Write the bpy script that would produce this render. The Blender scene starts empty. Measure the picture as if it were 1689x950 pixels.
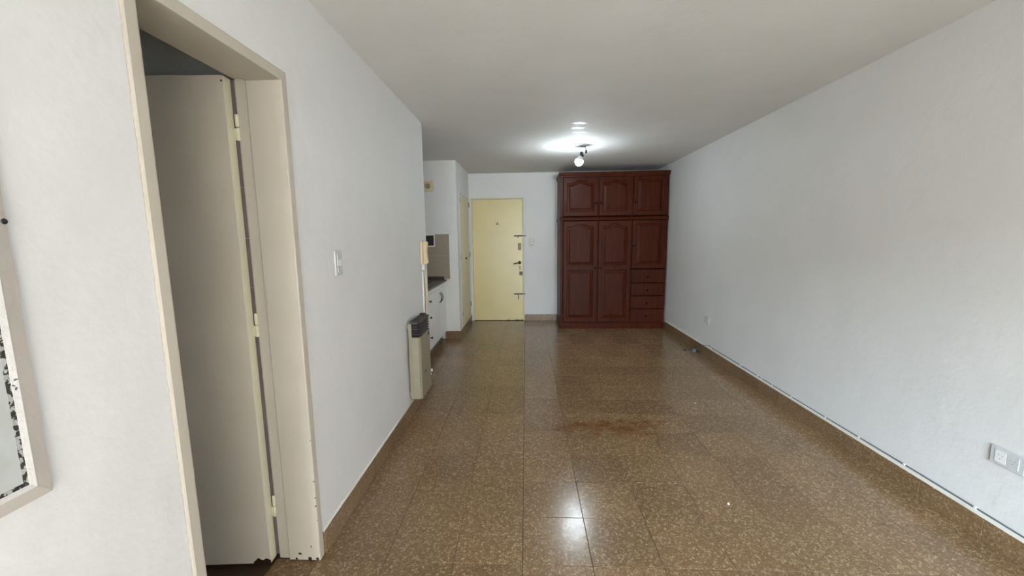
import bpy, bmesh, math, random
from mathutils import Matrix, Vector

random.seed(7)
scene = bpy.context.scene
COL = scene.collection
PI = math.pi

# ------------------------------------------------------------------ camera
W, H = 1689.0, 950.0
F, PX, PY = 670.0555, 835.9973, 479.5504
YAW, PITCH, ROLL = 0.0486, 0.1339, -0.0132
CAM = Vector((0.0246, -1.5734, 1.3995))
fw = Vector((-math.sin(YAW) * math.cos(PITCH), math.cos(YAW) * math.cos(PITCH), -math.sin(PITCH)))
rt = Vector((math.cos(YAW), math.sin(YAW), 0))
up = rt.cross(fw)
r2 = math.cos(ROLL) * rt + math.sin(ROLL) * up
u2 = -math.sin(ROLL) * rt + math.cos(ROLL) * up
cd = bpy.data.cameras.new('camera')
cam = bpy.data.objects.new('camera', cd)
COL.objects.link(cam)
cam.matrix_world = Matrix(((r2.x, u2.x, -fw.x, CAM.x), (r2.y, u2.y, -fw.y, CAM.y), (r2.z, u2.z, -fw.z, CAM.z), (0, 0, 0, 1)))
cd.sensor_fit = 'HORIZONTAL'
cd.sensor_width = 36.0
cd.lens = F / W * 36.0
cd.shift_x = (W / 2 - PX) / W
cd.shift_y = (PY - H / 2) / W
cd.clip_start = 0.02
scene.camera = cam

# ------------------------------------------------------------------ light and exposure
vs = scene.view_settings
vs.view_transform = 'Standard'
vs.look = 'None'
vs.gamma = 1.0
vs.use_curve_mapping = False
vs.exposure = 0.0
scene.cycles.adaptive_threshold = 0.02
SKY = 67.0            # overcast sky seen through the balcony opening behind the camera
BULB = 420.0          # bare bulb
wd = bpy.data.worlds.new('overcast_sky')
scene.world = wd
wd.use_nodes = True
bg = wd.node_tree.nodes['Background']
bg.inputs[0].default_value = (0.68, 0.85, 1.0, 1)
bg.inputs[1].default_value = SKY
WIN = dict(x0=-0.84, x1=1.70, z0=0.0, z1=2.02, y=-4.0)
pl = bpy.data.lights.new('window_portal', 'AREA')
pl.shape = 'RECTANGLE'
pl.size, pl.size_y = WIN['x1'] - WIN['x0'], WIN['z1'] - WIN['z0']
pl.cycles.is_portal = True
po = bpy.data.objects.new('window_portal', pl)
COL.objects.link(po)
po.location = ((WIN['x0'] + WIN['x1']) / 2, WIN['y'] - 0.05, (WIN['z0'] + WIN['z1']) / 2)
po.rotation_euler = (PI / 2, 0, 0)      # faces into the room (+y)

# ------------------------------------------------------------------ materials
def nodes_of(name):
    m = bpy.data.materials.new(name)
    m.use_nodes = True
    nt = m.node_tree
    return m, nt, nt.nodes['Principled BSDF']

def N(nt, t, **kw):
    n = nt.nodes.new(t)
    for k, v in kw.items():
        if k.startswith('_'):
            setattr(n, k[1:], v)
        else:
            n.inputs[k].default_value = v
    return n

def ramp(nt, stops):
    n = nt.nodes.new('ShaderNodeValToRGB')
    el = n.color_ramp.elements
    while len(el) < len(stops):
        el.new(0.5)
    for e, (p, c) in zip(el, stops):
        e.position = p
        e.color = c if len(c) == 4 else (*c, 1)
    return n

def pos(nt):
    return nt.nodes.new('ShaderNodeNewGeometry').outputs['Position']

def paint(name, col, rough=0.6, spec=0.4, bump=0.04, bscale=9.0, var=0.04, chips=0.0, chipcol=(0.05, 0.035, 0.02), chipscale=45.0):
    """painted surface: slight blotchy tone, soft plaster waviness, optional chips"""
    m, nt, b = nodes_of(name)
    L = nt.links.new
    P = pos(nt)
    n1 = N(nt, 'ShaderNodeTexNoise', Scale=3.0, Detail=4.0)
    L(P, n1.inputs['Vector'])
    lo = tuple(c * (1 - var) for c in col)
    hi = tuple(min(1, c * (1 + var)) for c in col)
    r = ramp(nt, [(0.3, lo), (0.7, hi)])
    L(n1.outputs['Fac'], r.inputs[0])
    out = r.outputs[0]
    if chips > 0:
        n2 = N(nt, 'ShaderNodeTexNoise', Scale=chipscale, Detail=3.0, Roughness=0.6)
        L(P, n2.inputs['Vector'])
        r2_ = ramp(nt, [(0.76 - chips, (0, 0, 0)), (0.775 - chips, (1, 1, 1))])
        L(n2.outputs['Fac'], r2_.inputs[0])
        mx = N(nt, 'ShaderNodeMix', _data_type='RGBA')
        L(r2_.outputs[0], mx.inputs['Factor'])
        L(out, mx.inputs['A'])
        mx.inputs['B'].default_value = (*chipcol, 1)
        out = mx.outputs['Result']
    L(out, b.inputs['Base Color'])
    b.inputs['Roughness'].default_value = rough
    b.inputs['Specular IOR Level'].default_value = spec
    if bump > 0:
        n3 = N(nt, 'ShaderNodeTexNoise', Scale=bscale, Detail=5.0, Roughness=0.55)
        L(P, n3.inputs['Vector'])
        bp = N(nt, 'ShaderNodeBump', Strength=bump, Distance=0.05)
        L(n3.outputs['Fac'], bp.inputs['Height'])
        L(bp.outputs[0], b.inputs['Normal'])
    return m

def plain(name, col, rough=0.5, metal=0.0, spec=0.5, emit=None):
    m, nt, b = nodes_of(name)
    n1 = N(nt, 'ShaderNodeTexNoise', Scale=25.0, Detail=3.0)
    nt.links.new(pos(nt), n1.inputs['Vector'])
    r = ramp(nt, [(0.25, tuple(c * 0.93 for c in col)), (0.75, tuple(min(1, c * 1.05) for c in col))])
    nt.links.new(n1.outputs['Fac'], r.inputs[0])
    nt.links.new(r.outputs[0], b.inputs['Base Color'])
    b.inputs['Roughness'].default_value = rough
    b.inputs['Metallic'].default_value = metal
    b.inputs['Specular IOR Level'].default_value = spec
    if emit:
        b.inputs['Emission Color'].default_value = (*emit[0], 1)
        b.inputs['Emission Strength'].default_value = emit[1]
    return m

def terrazzo(name, rough, stain=False, tint=1.0):
    m, nt, b = nodes_of(name)
    L = nt.links.new
    P = pos(nt)
    oi = nt.nodes.new('ShaderNodeObjectInfo')
    mul = N(nt, 'ShaderNodeMath', _operation='MULTIPLY')
    mul.inputs[1].default_value = 37.0
    L(oi.outputs['Random'], mul.inputs[0])
    add = N(nt, 'ShaderNodeVectorMath', _operation='ADD')
    L(P, add.inputs[0])
    L(mul.outputs[0], add.inputs[1])
    # wobble so that chips are not perfect cells
    nw = N(nt, 'ShaderNodeTexNoise', Scale=90.0, Detail=2.0)
    L(add.outputs[0], nw.inputs['Vector'])
    sc = N(nt, 'ShaderNodeVectorMath', _operation='SCALE')
    sc.inputs['Scale'].default_value = 0.014
    L(nw.outputs['Color'], sc.inputs[0])
    ad2 = N(nt, 'ShaderNodeVectorMath', _operation='ADD')
    L(add.outputs[0], ad2.inputs[0])
    L(sc.outputs[0], ad2.inputs[1])
    V = ad2.outputs[0]
    def layer(scale, keep, edge, c0, c1, base):
        vc = N(nt, 'ShaderNodeTexVoronoi', Scale=scale)
        ve = N(nt, 'ShaderNodeTexVoronoi', _feature='DISTANCE_TO_EDGE', Scale=scale)
        L(V, vc.inputs['Vector']); L(V, ve.inputs['Vector'])
        sp = nt.nodes.new('ShaderNodeSeparateColor')
        L(vc.outputs['Color'], sp.inputs[0])
        k = ramp(nt, [(keep - 0.02, (0, 0, 0)), (keep, (1, 1, 1))])
        L(sp.outputs[0], k.inputs[0])
        e = ramp(nt, [(edge, (0, 0, 0)), (edge + 0.10, (1, 1, 1))])
        L(ve.outputs['Distance'], e.inputs[0])
        mm = N(nt, 'ShaderNodeMath', _operation='MULTIPLY')
        L(k.outputs[0], mm.inputs[0]); L(e.outputs[0], mm.inputs[1])
        cc = ramp(nt, [(0.0, c0), (1.0, c1)])
        L(sp.outputs[1], cc.inputs[0])
        mx = N(nt, 'ShaderNodeMix', _data_type='RGBA')
        L(mm.outputs[0], mx.inputs['Factor'])
        L(base, mx.inputs['A'])
        L(cc.outputs[0], mx.inputs['B'])
        return mx.outputs['Result']
    nb = N(nt, 'ShaderNodeTexNoise', Scale=2.2, Detail=5.0, Roughness=0.6)
    L(P, nb.inputs['Vector'])
    rb = ramp(nt, [(0.25, (0.148 * tint, 0.082 * tint, 0.036 * tint)), (0.75, (0.205 * tint, 0.120 * tint, 0.056 * tint))])
    L(nb.outputs['Fac'], rb.inputs[0])
    c = layer(200, 0.45, 0.05, (0.20 * tint, 0.125 * tint, 0.062 * tint), (0.29 * tint, 0.195 * tint, 0.105 * tint), rb.outputs[0])
    c = layer(92, 0.50, 0.08, (0.24 * tint, 0.155 * tint, 0.080 * tint), (0.40 * tint, 0.29 * tint, 0.175 * tint), c)
    # every tile a little lighter or darker
    tv = N(nt, 'ShaderNodeMapRange')
    tv.inputs['To Min'].default_value = 0.90
    tv.inputs['To Max'].default_value = 1.10
    L(oi.outputs['Random'], tv.inputs['Value'])
    hs = N(nt, 'ShaderNodeHueSaturation')
    L(tv.outputs[0], hs.inputs['Value'])
    L(c, hs.inputs['Color'])
    c = hs.outputs[0]
    rr = None
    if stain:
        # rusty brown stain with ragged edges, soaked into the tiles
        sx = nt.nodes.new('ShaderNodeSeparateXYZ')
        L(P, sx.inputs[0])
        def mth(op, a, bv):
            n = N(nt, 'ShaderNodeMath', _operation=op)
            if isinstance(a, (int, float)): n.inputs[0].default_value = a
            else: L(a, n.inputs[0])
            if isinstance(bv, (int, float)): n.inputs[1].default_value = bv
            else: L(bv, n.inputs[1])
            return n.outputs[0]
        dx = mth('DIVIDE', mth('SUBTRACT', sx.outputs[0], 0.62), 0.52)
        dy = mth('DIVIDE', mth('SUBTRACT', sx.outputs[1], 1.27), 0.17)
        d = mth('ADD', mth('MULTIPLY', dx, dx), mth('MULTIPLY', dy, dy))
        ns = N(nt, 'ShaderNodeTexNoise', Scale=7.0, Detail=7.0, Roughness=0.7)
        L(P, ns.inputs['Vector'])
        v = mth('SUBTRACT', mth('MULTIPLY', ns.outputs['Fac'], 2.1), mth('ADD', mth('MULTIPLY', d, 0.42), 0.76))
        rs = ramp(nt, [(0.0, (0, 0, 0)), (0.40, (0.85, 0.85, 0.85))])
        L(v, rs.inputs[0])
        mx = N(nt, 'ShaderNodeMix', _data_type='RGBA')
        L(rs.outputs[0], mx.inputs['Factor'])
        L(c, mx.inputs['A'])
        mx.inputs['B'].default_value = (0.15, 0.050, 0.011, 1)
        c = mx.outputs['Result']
    L(c, b.inputs['Base Color'])
    nr = N(nt, 'ShaderNodeTexNoise', Scale=14.0, Detail=5.0)
    L(P, nr.inputs['Vector'])
    rr = N(nt, 'ShaderNodeMapRange')
    rr.inputs['To Min'].default_value = rough * 0.75
    rr.inputs['To Max'].default_value = rough * 1.3
    L(nr.outputs['Fac'], rr.inputs['Value'])
    L(rr.outputs[0], b.inputs['Roughness'])
    b.inputs['Specular IOR Level'].default_value = 0.5
    nbp = N(nt, 'ShaderNodeTexNoise', Scale=30.0, Detail=3.0)
    L(P, nbp.inputs['Vector'])
    bp = N(nt, 'ShaderNodeBump', Strength=0.05, Distance=0.01)
    L(nbp.outputs['Fac'], bp.inputs['Height'])
    L(bp.outputs[0], b.inputs['Normal'])
    return m

def wood(name, dark, light, rough=0.33):
    m, nt, b = nodes_of(name)
    L = nt.links.new
    P = pos(nt)
    mp = N(nt, 'ShaderNodeMapping')
    mp.inputs['Scale'].default_value = (14.0, 14.0, 1.2)
    L(P, mp.inputs['Vector'])
    n1 = N(nt, 'ShaderNodeTexNoise', Scale=2.5, Detail=8.0, Roughness=0.65, Distortion=0.6)
    L(mp.outputs[0], n1.inputs['Vector'])
    r = ramp(nt, [(0.3, dark), (0.72, light)])
    L(n1.outputs['Fac'], r.inputs[0])
    L(r.outputs[0], b.inputs['Base Color'])
    b.inputs['Roughness'].default_value = rough
    b.inputs['Specular IOR Level'].default_value = 0.11
    bp = N(nt, 'ShaderNodeBump', Strength=0.04, Distance=0.01)
    L(n1.outputs['Fac'], bp.inputs['Height'])
    L(bp.outputs[0], b.inputs['Normal'])
    return m

M = {}
M['wall'] = paint('white_wall_paint', (0.72, 0.715, 0.70), rough=0.55, spec=0.35, bump=0.10, bscale=7.0, var=0.02)
M['ceil'] = paint('white_ceiling_paint', (0.72, 0.705, 0.675), rough=0.75, spec=0.2, bump=0.10, bscale=6.0, var=0.02)
M['ceilgloss'] = paint('glossy_ceiling_patch', (0.72, 0.705, 0.675), rough=0.24, spec=0.45, bump=0.0, var=0.02)
M['bath'] = paint('bathroom_paint', (0.70, 0.69, 0.64), rough=0.6, bump=0.05)
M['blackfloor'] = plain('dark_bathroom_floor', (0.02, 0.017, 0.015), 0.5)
M['frame'] = paint('cream_frame_enamel', (0.50, 0.455, 0.375), rough=0.5, spec=0.3, bump=0.03, var=0.05, chips=0.0)
M['leaf'] = paint('cream_door_enamel', (0.60, 0.53, 0.43), rough=0.38, spec=0.45, bump=0.03, var=0.05)
M['entry'] = paint('yellow_cream_enamel', (0.70, 0.59, 0.29), rough=0.3, spec=0.5, bump=0.05, bscale=4.0, var=0.04)
M['closet'] = paint('pale_cream_enamel', (0.70, 0.65, 0.48), rough=0.4, spec=0.45, bump=0.03, var=0.04)
M['floor'] = terrazzo('terrazzo_floor', 0.19, stain=True)
M['base'] = terrazzo('terrazzo_baseboard', 0.35, tint=0.92)
M['grout'] = plain('dark_grout', (0.05, 0.03, 0.014), 0.8)
M['wood'] = wood('mahogany_varnish', (0.034, 0.0062, 0.0020), (0.082, 0.0165, 0.0050), 0.40)
M['wooddark'] = wood('dark_mahogany', (0.010, 0.003, 0.002), (0.020, 0.006, 0.003), 0.35)
M['whiteplastic'] = plain('white_plastic', (0.78, 0.78, 0.75), 0.35)
M['greyplastic'] = plain('grey_white_plastic', (0.56, 0.575, 0.57), 0.4)
M['creamplastic'] = plain('cream_plastic', (0.66, 0.55, 0.36), 0.35)
M['heater'] = plain('heater_enamel', (0.30, 0.27, 0.195), 0.35)
M['heaterdark'] = plain('heater_dark_grille', (0.060, 0.050, 0.046), 0.45)
M['black'] = plain('black_plastic', (0.012, 0.012, 0.012), 0.4)
M['cabinet'] = plain('white_cabinet_enamel', (0.82, 0.82, 0.79), 0.4)
M['granite'] = plain('dark_granite', (0.06, 0.055, 0.05), 0.3)
M['backsplash'] = plain('taupe_tile', (0.33, 0.275, 0.215), 0.3)
M['chrome'] = plain('worn_metal', (0.20, 0.175, 0.14), 0.45, metal=0.8)
M['brass'] = plain('dark_bronze_metal', (0.09, 0.065, 0.04), 0.35, metal=0.8)
M['lip'] = paint('chipped_white_lip', (0.62, 0.60, 0.58), rough=0.4, bump=0.15, bscale=60, chips=0.06, chipcol=(0.12, 0.1, 0.09))
M['panelframe'] = paint('worn_beige_frame', (0.47, 0.43, 0.385), rough=0.35, bump=0.06, bscale=30, var=0.10)
M['grime'] = paint('grime', (0.03, 0.027, 0.025), rough=0.8, bump=0.2, bscale=60, chips=0.26, chipcol=(0.40, 0.39, 0.37), chipscale=90.0)
M['pane'] = plain('pale_pane', (0.50, 0.52, 0.50), 0.3)
M['bulb'] = plain('glowing_bulb', (0.9, 0.95, 1.0), 0.3, emit=((0.80, 0.92, 1.0), BULB))
M['slot'] = plain('socket_slot_grey', (0.30, 0.31, 0.31), 0.6)
M['cable'] = plain('grey_cable', (0.14, 0.14, 0.14), 0.5)
M['concrete'] = paint('outside_concrete', (0.25, 0.22, 0.19), rough=0.9, bump=0.1)
M['facade'] = paint('outside_facade', (0.22, 0.165, 0.13), rough=0.9, bump=0.1)
M['alu'] = plain('aluminium', (0.6, 0.6, 0.6), 0.4, metal=0.8)
M['caulk'] = paint('white_paint_edge', (0.80, 0.78, 0.72), rough=0.5, bump=0.1, bscale=40)
M['darkgap'] = plain('dark_wood_gap', (0.17, 0.13, 0.125), 0.7)

# ------------------------------------------------------------------ mesh helpers
class MB:
    def __init__(self):
        self.v, self.f, self.s = [], [], []
    def add(self, vs_, fs_, smooth=False):
        o = len(self.v)
        self.v += [tuple(p) for p in vs_]
        for f in fs_:
            self.f.append(tuple(i + o for i in f))
            self.s.append(smooth)
        return self
    def box(self, x0, x1, y0, y1, z0, z1, b=0.0):
        x0, x1 = min(x0, x1), max(x0, x1); y0, y1 = min(y0, y1), max(y0, y1); z0, z1 = min(z0, z1), max(z0, z1)
        if b <= 0:
            vs_ = [(x, y, z) for z in (z0, z1) for y in (y0, y1) for x in (x0, x1)]
            return self.add(vs_, [(0, 2, 3, 1), (4, 5, 7, 6), (0, 1, 5, 4), (2, 6, 7, 3), (0, 4, 6, 2), (1, 3, 7, 5)])
        b = min(b, (x1 - x0) * 0.45, (y1 - y0) * 0.45, (z1 - z0) * 0.45)
        bm = bmesh.new()
        bmesh.ops.create_cube(bm, size=1.0)
        for v in bm.verts:
            v.co = Vector(((x0 + x1) / 2 + v.co.x * (x1 - x0), (y0 + y1) / 2 + v.co.y * (y1 - y0), (z0 + z1) / 2 + v.co.z * (z1 - z0)))
        bmesh.ops.bevel(bm, geom=list(bm.edges), offset=b, segments=2, affect='EDGES', profile=0.5)
        bm.verts.index_update()
        self.add([v.co[:] for v in bm.verts], [[v.index for v in f.verts] for f in bm.faces])
        bm.free()
        return self
    def tube(self, pts, r, n=8, cap=True):
        pts = [Vector(p) for p in pts]
        rs = r if isinstance(r, (list, tuple)) else [r] * len(pts)
        vs_, fs_ = [], []
        ref = None
        for i, p in enumerate(pts):
            d = (pts[min(i + 1, len(pts) - 1)] - pts[max(i - 1, 0)]).normalized()
            if ref is None:
                ref = Vector((0, 0, 1)) if abs(d.z) < 0.9 else Vector((1, 0, 0))
            a = (ref - d * ref.dot(d)).normalized()
            ref = a
            c = d.cross(a)
            for k in range(n):
                t = 2 * PI * k / n
                vs_.append(p + (a * math.cos(t) + c * math.sin(t)) * rs[i])
        for i in range(len(pts) - 1):
            for k in range(n):
                fs_.append((i * n + k, i * n + (k + 1) % n, (i + 1) * n + (k + 1) % n, (i + 1) * n + k))
        self.add(vs_, fs_, True)
        if cap:
            self.add(vs_[:n], [tuple(range(n - 1, -1, -1))])
            self.add(vs_[-n:], [tuple(range(n))])
        return self
    def lathe(self, prof, origin, axis, n=16):
        """prof: list of (radius, distance along axis)"""
        ax = Vector(axis).normalized()
        a = Vector((0, 0, 1)) if abs(ax.z) < 0.9 else Vector((1, 0, 0))
        a = (a - ax * a.dot(ax)).normalized()
        c = ax.cross(a)
        o = Vector(origin)
        vs_, fs_ = [], []
        for r, h in prof:
            for k in range(n):
                t = 2 * PI * k / n
                vs_.append(o + ax * h + (a * math.cos(t) + c * math.sin(t)) * max(r, 1e-5))
        for i in range(len(prof) - 1):
            for k in range(n):
                fs_.append((i * n + k, i * n + (k + 1) % n, (i + 1) * n + (k + 1) % n, (i + 1) * n + k))
        self.add(vs_, fs_, True)
        if prof[0][0] > 1e-4:
            self.add(vs_[:n], [tuple(range(n - 1, -1, -1))])
        if prof[-1][0] > 1e-4:
            self.add(vs_[-n:], [tuple(range(n))])
        return self
    def prism(self, poly, axis, a0, a1):
        """poly: 2-D points in the plane of the other two axes (x,y,z order), extruded along axis"""
        def P3(p, a):
            return {'x': (a, p[0], p[1]), 'y': (p[0], a, p[1]), 'z': (p[0], p[1], a)}[axis]
        n = len(poly)
        vs_ = [P3(p, a0) for p in poly] + [P3(p, a1) for p in poly]
        fs_ = [tuple(range(n - 1, -1, -1)), tuple(range(n, 2 * n))]
        fs_ += [(i, (i + 1) % n, n + (i + 1) % n, n + i) for i in range(n)]
        return self.add(vs_, fs_)
    def mesh(self, name):
        me = bpy.data.meshes.new(name)
        me.from_pydata(self.v, [], self.f)
        me.polygons.foreach_set('use_smooth', self.s)
        me.update()
        bm = bmesh.new(); bm.from_mesh(me)
        bmesh.ops.recalc_face_normals(bm, faces=bm.faces)
        bm.to_mesh(me); bm.free()
        return me
    def build(self, name, mat, parent=None, loc=(0, 0, 0), label=None):
        return obj(name, self.mesh(name), mat, parent, loc, label)

def obj(name, me, mat, parent=None, loc=(0, 0, 0), label=None):
    o = bpy.data.objects.new(name, me)
    COL.objects.link(o)
    if mat and not me.materials:
        me.materials.append(M[mat])
    o.location = loc
    if parent:
        o.parent = parent
    if label:
        o['label'] = label
    return o

def tag(o, label, cat, group=None, kind=None):
    o['label'] = label
    o['category'] = cat
    if group: o['group'] = group
    if kind: o['kind'] = kind
    return o

def thing(name, label, cat, loc=(0, 0, 0), rz=0.0, group=None, kind=None):
    o = bpy.data.objects.new(name, None)
    o.empty_display_size = 0.05
    COL.objects.link(o)
    o.location = loc
    o.rotation_euler = (0, 0, rz)
    return tag(o, label, cat, group, kind)

def struct(name, mb, mat, label, cat):
    return tag(mb.build(name, mat), label, cat, kind='structure')

# ------------------------------------------------------------------ room dimensions (metres)
LX, RX, FY, CZ = -0.889, 2.0875, 5.076, 2.393      # left wall, right wall, far wall, ceiling
PT = -1.06                                          # bathroom side of the partition wall
LE = 2.127                                          # end of the partition, start of the kitchen niche
KY = 3.89                                           # far side of the kitchen niche
NX = -0.895                                         # wall with the closet doors
KB = -1.68                                          # back of the niche
RY = -4.0                                           # wall with the balcony opening, behind the camera
BH = 0.106                                          # baseboard height

# walls ---------------------------------------------------------------------------------------------------
struct('wall_right', MB().box(RX, RX + 0.15, RY - 0.15, FY + 0.15, -0.05, CZ), 'wall', 'long white painted wall on the right side of the room', 'wall')
DX0, DX1, DT = -0.845, -0.030, 1.992                # entry door opening
mb = MB()
mb.box(NX - 0.85, DX0 - 0.02, FY, FY + 0.15, -0.05, CZ).box(DX1 + 0.02, RX, FY, FY + 0.15, -0.05, CZ).box(DX0 - 0.02, DX1 + 0.02, FY, FY + 0.15, DT + 0.02, CZ)
mb.box(DX0 - 0.02, DX1 + 0.02, FY + 0.08, FY + 0.15, -0.05, DT + 0.02)
struct('wall_far', mb, 'wall', 'white end wall around the pale yellow entry door', 'wall')
BY0, BY1, BT = -0.622, 0.030, 2.024                 # hole for the bathroom door frame
mb = MB()
mb.box(PT, LX, RY - 0.15, BY0, -0.05, CZ).box(PT, LX, BY1, LE, -0.05, CZ).box(PT, LX, BY0, BY1, BT, CZ)
mb.box(KB, PT, LE - 0.08, LE, -0.05, CZ)
struct('wall_left', mb, 'wall', 'white painted partition wall on the left with the bathroom doorway', 'wall')
struct('wall_kitchen', MB().box(KB - 0.1, KB, LE - 0.08, KY + 0.08, -0.05, CZ), 'wall', 'white back wall of the kitchen niche behind the partition', 'wall')
CY0, CY1, CT, CB = 4.110, 5.035, 1.995, 0.10
mb = MB()
mb.box(KB, NX, KY, KY + 0.08, -0.05, CZ)
mb.box(NX - 0.08, NX, KY + 0.08, CY0, -0.05, CZ).box(NX - 0.08, NX, CY1, FY, -0.05, CZ)
mb.box(NX - 0.08, NX, CY0, CY1, CT, CZ).box(NX - 0.08, NX, CY0, CY1, -0.05, CB)
mb.box(NX - 0.50, NX - 0.45, KY + 0.08, FY, -0.05, CZ)
struct('wall_closet', mb, 'wall', 'white corner wall between the kitchen niche and the entry door', 'wall')
mb = MB()
mb.box(PT, WIN['x0'], RY - 0.15, RY, -0.05, CZ).box(WIN['x1'], RX, RY - 0.15, RY, -0.05, CZ).box(WIN['x0'], WIN['x1'], RY - 0.15, RY, WIN['z1'], CZ)
struct('wall_rear', mb, 'wall', 'white wall behind the viewer with the balcony opening', 'wall')
struct('ceiling', MB().box(KB - 0.1, RX + 0.15, RY - 0.15, FY + 0.15, CZ, CZ + 0.15), 'ceil', 'white painted ceiling with a few trowel ridges', 'ceiling')
cr = [o for o in COL.objects if o.name == 'ceiling'][0]
# trowel ridges in the ceiling plaster, in front of the lamp
for (rx, ry, w, l, h) in ((0.525, 2.258, 0.20, 0.06, 0.0016), (0.50, 2.425, 0.17, 0.05, 0.0008), (0.56, 2.60, 0.16, 0.05, 0.0006)):
    m_ = MB()
    prof = [(math.sin(PI * k / 8)) for k in range(9)]
    vs_, fs_ = [], []
    NXR = 12
    for i in range(NXR + 1):
        t = i / NXR
        e = math.sin(PI * t) ** 0.6
        for k in range(9):
            vs_.append((rx + (t - 0.5) * w, ry + (k / 8 - 0.5) * l * e + (t - 0.5) * 0.012, CZ + 0.0001 - h * e * prof[k]))
    for i in range(NXR):
        for k in range(8):
            fs_.append((i * 9 + k, i * 9 + k + 1, (i + 1) * 9 + k + 1, (i + 1) * 9 + k))
    m_.add(vs_, fs_, True).build('plaster_ridge', 'ceilgloss', cr)

# bathroom behind the open door --------------------------------------------------------------------------
bx0, by0, by1 = -2.45, -1.35, 0.085
mb = MB()
mb.box(bx0 - 0.1, bx0, by0 - 0.1, by1 + 0.1, -0.05, CZ)
mb.box(bx0, PT, by0 - 0.1, by0, -0.05, CZ).box(bx0, PT, by1, by1 + 0.1, -0.05, CZ)
struct('wall_bathroom', mb, 'bath', 'dim bathroom walls behind the open cream door', 'wall')
struct('ceiling_bathroom', MB().box(bx0 - 0.1, KB - 0.1, by0 - 0.1, by1 + 0.1, CZ, CZ + 0.1), 'bath', 'dim ceiling of the bathroom behind the open door', 'ceiling')
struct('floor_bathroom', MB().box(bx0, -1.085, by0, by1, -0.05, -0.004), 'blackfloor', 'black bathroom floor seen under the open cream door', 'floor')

# floor: terrazzo tiles ------------------------------------------------------------------------------------
fl = struct('floor', MB().box(KB, RX, RY - 0.15, FY + 0.15, -0.06, -0.0025), 'grout', 'brown speckled terrazzo tile floor with fine dark joints', 'floor')
tile_cache = {}
def tile_mesh(w, d):
    key = (round(w, 3), round(d, 3))
    if key not in tile_cache:
        g, c = 0.0010, 0.0012
        x, y = w / 2 - g, d / 2 - g
        vs_ = [(-x, -y, -0.0045), (x, -y, -0.0045), (x, y, -0.0045), (-x, y, -0.0045),
               (-x, -y, -c), (x, -y, -c), (x, y, -c), (-x, y, -c),
               (-x + c, -y + c, 0), (x - c, -y + c, 0), (x - c, y - c, 0), (-x + c, y - c, 0)]
        fs_ = [(0, 1, 5, 4), (1, 2, 6, 5), (2, 3, 7, 6), (3, 0, 4, 7), (4, 5, 9, 8), (5, 6, 10, 9), (6, 7, 11, 10), (7, 4, 8, 11), (8, 9, 10, 11)]
        me = MB().add(vs_, fs_).mesh('floor_tile')
        me.materials.append(M['floor'])
        tile_cache[key] = me
    return tile_cache[key]
T = 0.3
rest = MB()
def lay(xa, xb, ya, yb):
    for j in range(math.floor(ya / T + 1e-6), math.ceil(yb / T - 1e-6)):
        for i in range(math.floor(xa / T + 1e-6), math.ceil(xb / T - 1e-6)):
            a, b_, c, d = max(i * T, xa), min((i + 1) * T, xb), max(j * T, ya), min((j + 1) * T, yb)
            if b_ - a < 0.012 or d - c < 0.012:
                continue
            if d <= -0.59:
                g = 0.0007
                rest.box(a + g, b_ - g, c + g, d - g, -0.0045, 0)
            else:
                obj('tile', tile_mesh(b_ - a, d - c), None, fl, ((a + b_) / 2, (c + d) / 2, random.uniform(-0.0003, 0.0)))
lay(-0.9, RX, RY, FY)
lay(KB, -0.9, LE, KY)
lay(-1.085, -0.9, -0.6, 0.0)
ro = rest.build('tile_field', 'floor', fl)
ro['kind'] = 'stuff'

# baseboards: terrazzo pieces -----------------------------------------------------------------------------
bcache = {}
def baseboard(name, label, p0, p1, nrm, capmat='caulk', cap=True, step=0.3, caph=0.010):
    """pieces from p0 to p1 (2-D), nrm = direction into the room"""
    root = thing(name, label, 'baseboard', (p0[0], p0[1], 0), math.atan2(p1[1] - p0[1], p1[0] - p0[0]), kind='structure')
    ln = math.hypot(p1[0] - p0[0], p1[1] - p0[1])
    ang = math.atan2(p1[1] - p0[1], p1[0] - p0[0])
    side = 1 if (-math.sin(ang) * nrm[0] + math.cos(ang) * nrm[1]) > 0 else -1
    t = 0.012
    s = 0.0
    while s < ln - 0.005:
        e = min(s + step, ln)
        key = (round(e - s, 3), side)
        if key not in bcache:
            bcache[key] = MB().box(0.0006, e - s - 0.0006, 0, side * t, 0.0005, BH, 0.0025).mesh('baseboard_tile')
            bcache[key].materials.append(M['base'])
        obj('tile', bcache[key], None, root, (s, 0, 0))
        s = e
    if cap:
        MB().box(0, ln, 0, side * 0.0085, BH, BH + caph, 0.002).build('paint_edge', capmat, root)
    return root
baseboard('baseboard_left', 'brown terrazzo baseboard under the left wall leading to the gas heater', (LX, BY1 + 0.004), (LX, LE), (1, 0))
baseboard('baseboard_right', 'long brown terrazzo baseboard under the right wall', (RX, RY), (RX, 4.455), (-1, 0), caph=0.020)
baseboard('baseboard_far', 'short brown terrazzo baseboard between entry door and wardrobe', (DX1 + 0.022, FY), (0.53, FY), (0, -1))
baseboard('baseboard_niche', 'short terrazzo baseboard beside the white kitchen cabinets', (-1.10, KY), (NX + 0.012, KY), (0, -1))
baseboard('baseboard_closet', 'terrazzo baseboard below the narrow closet doors', (NX, KY), (NX, FY - 0.01), (1, 0))

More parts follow.
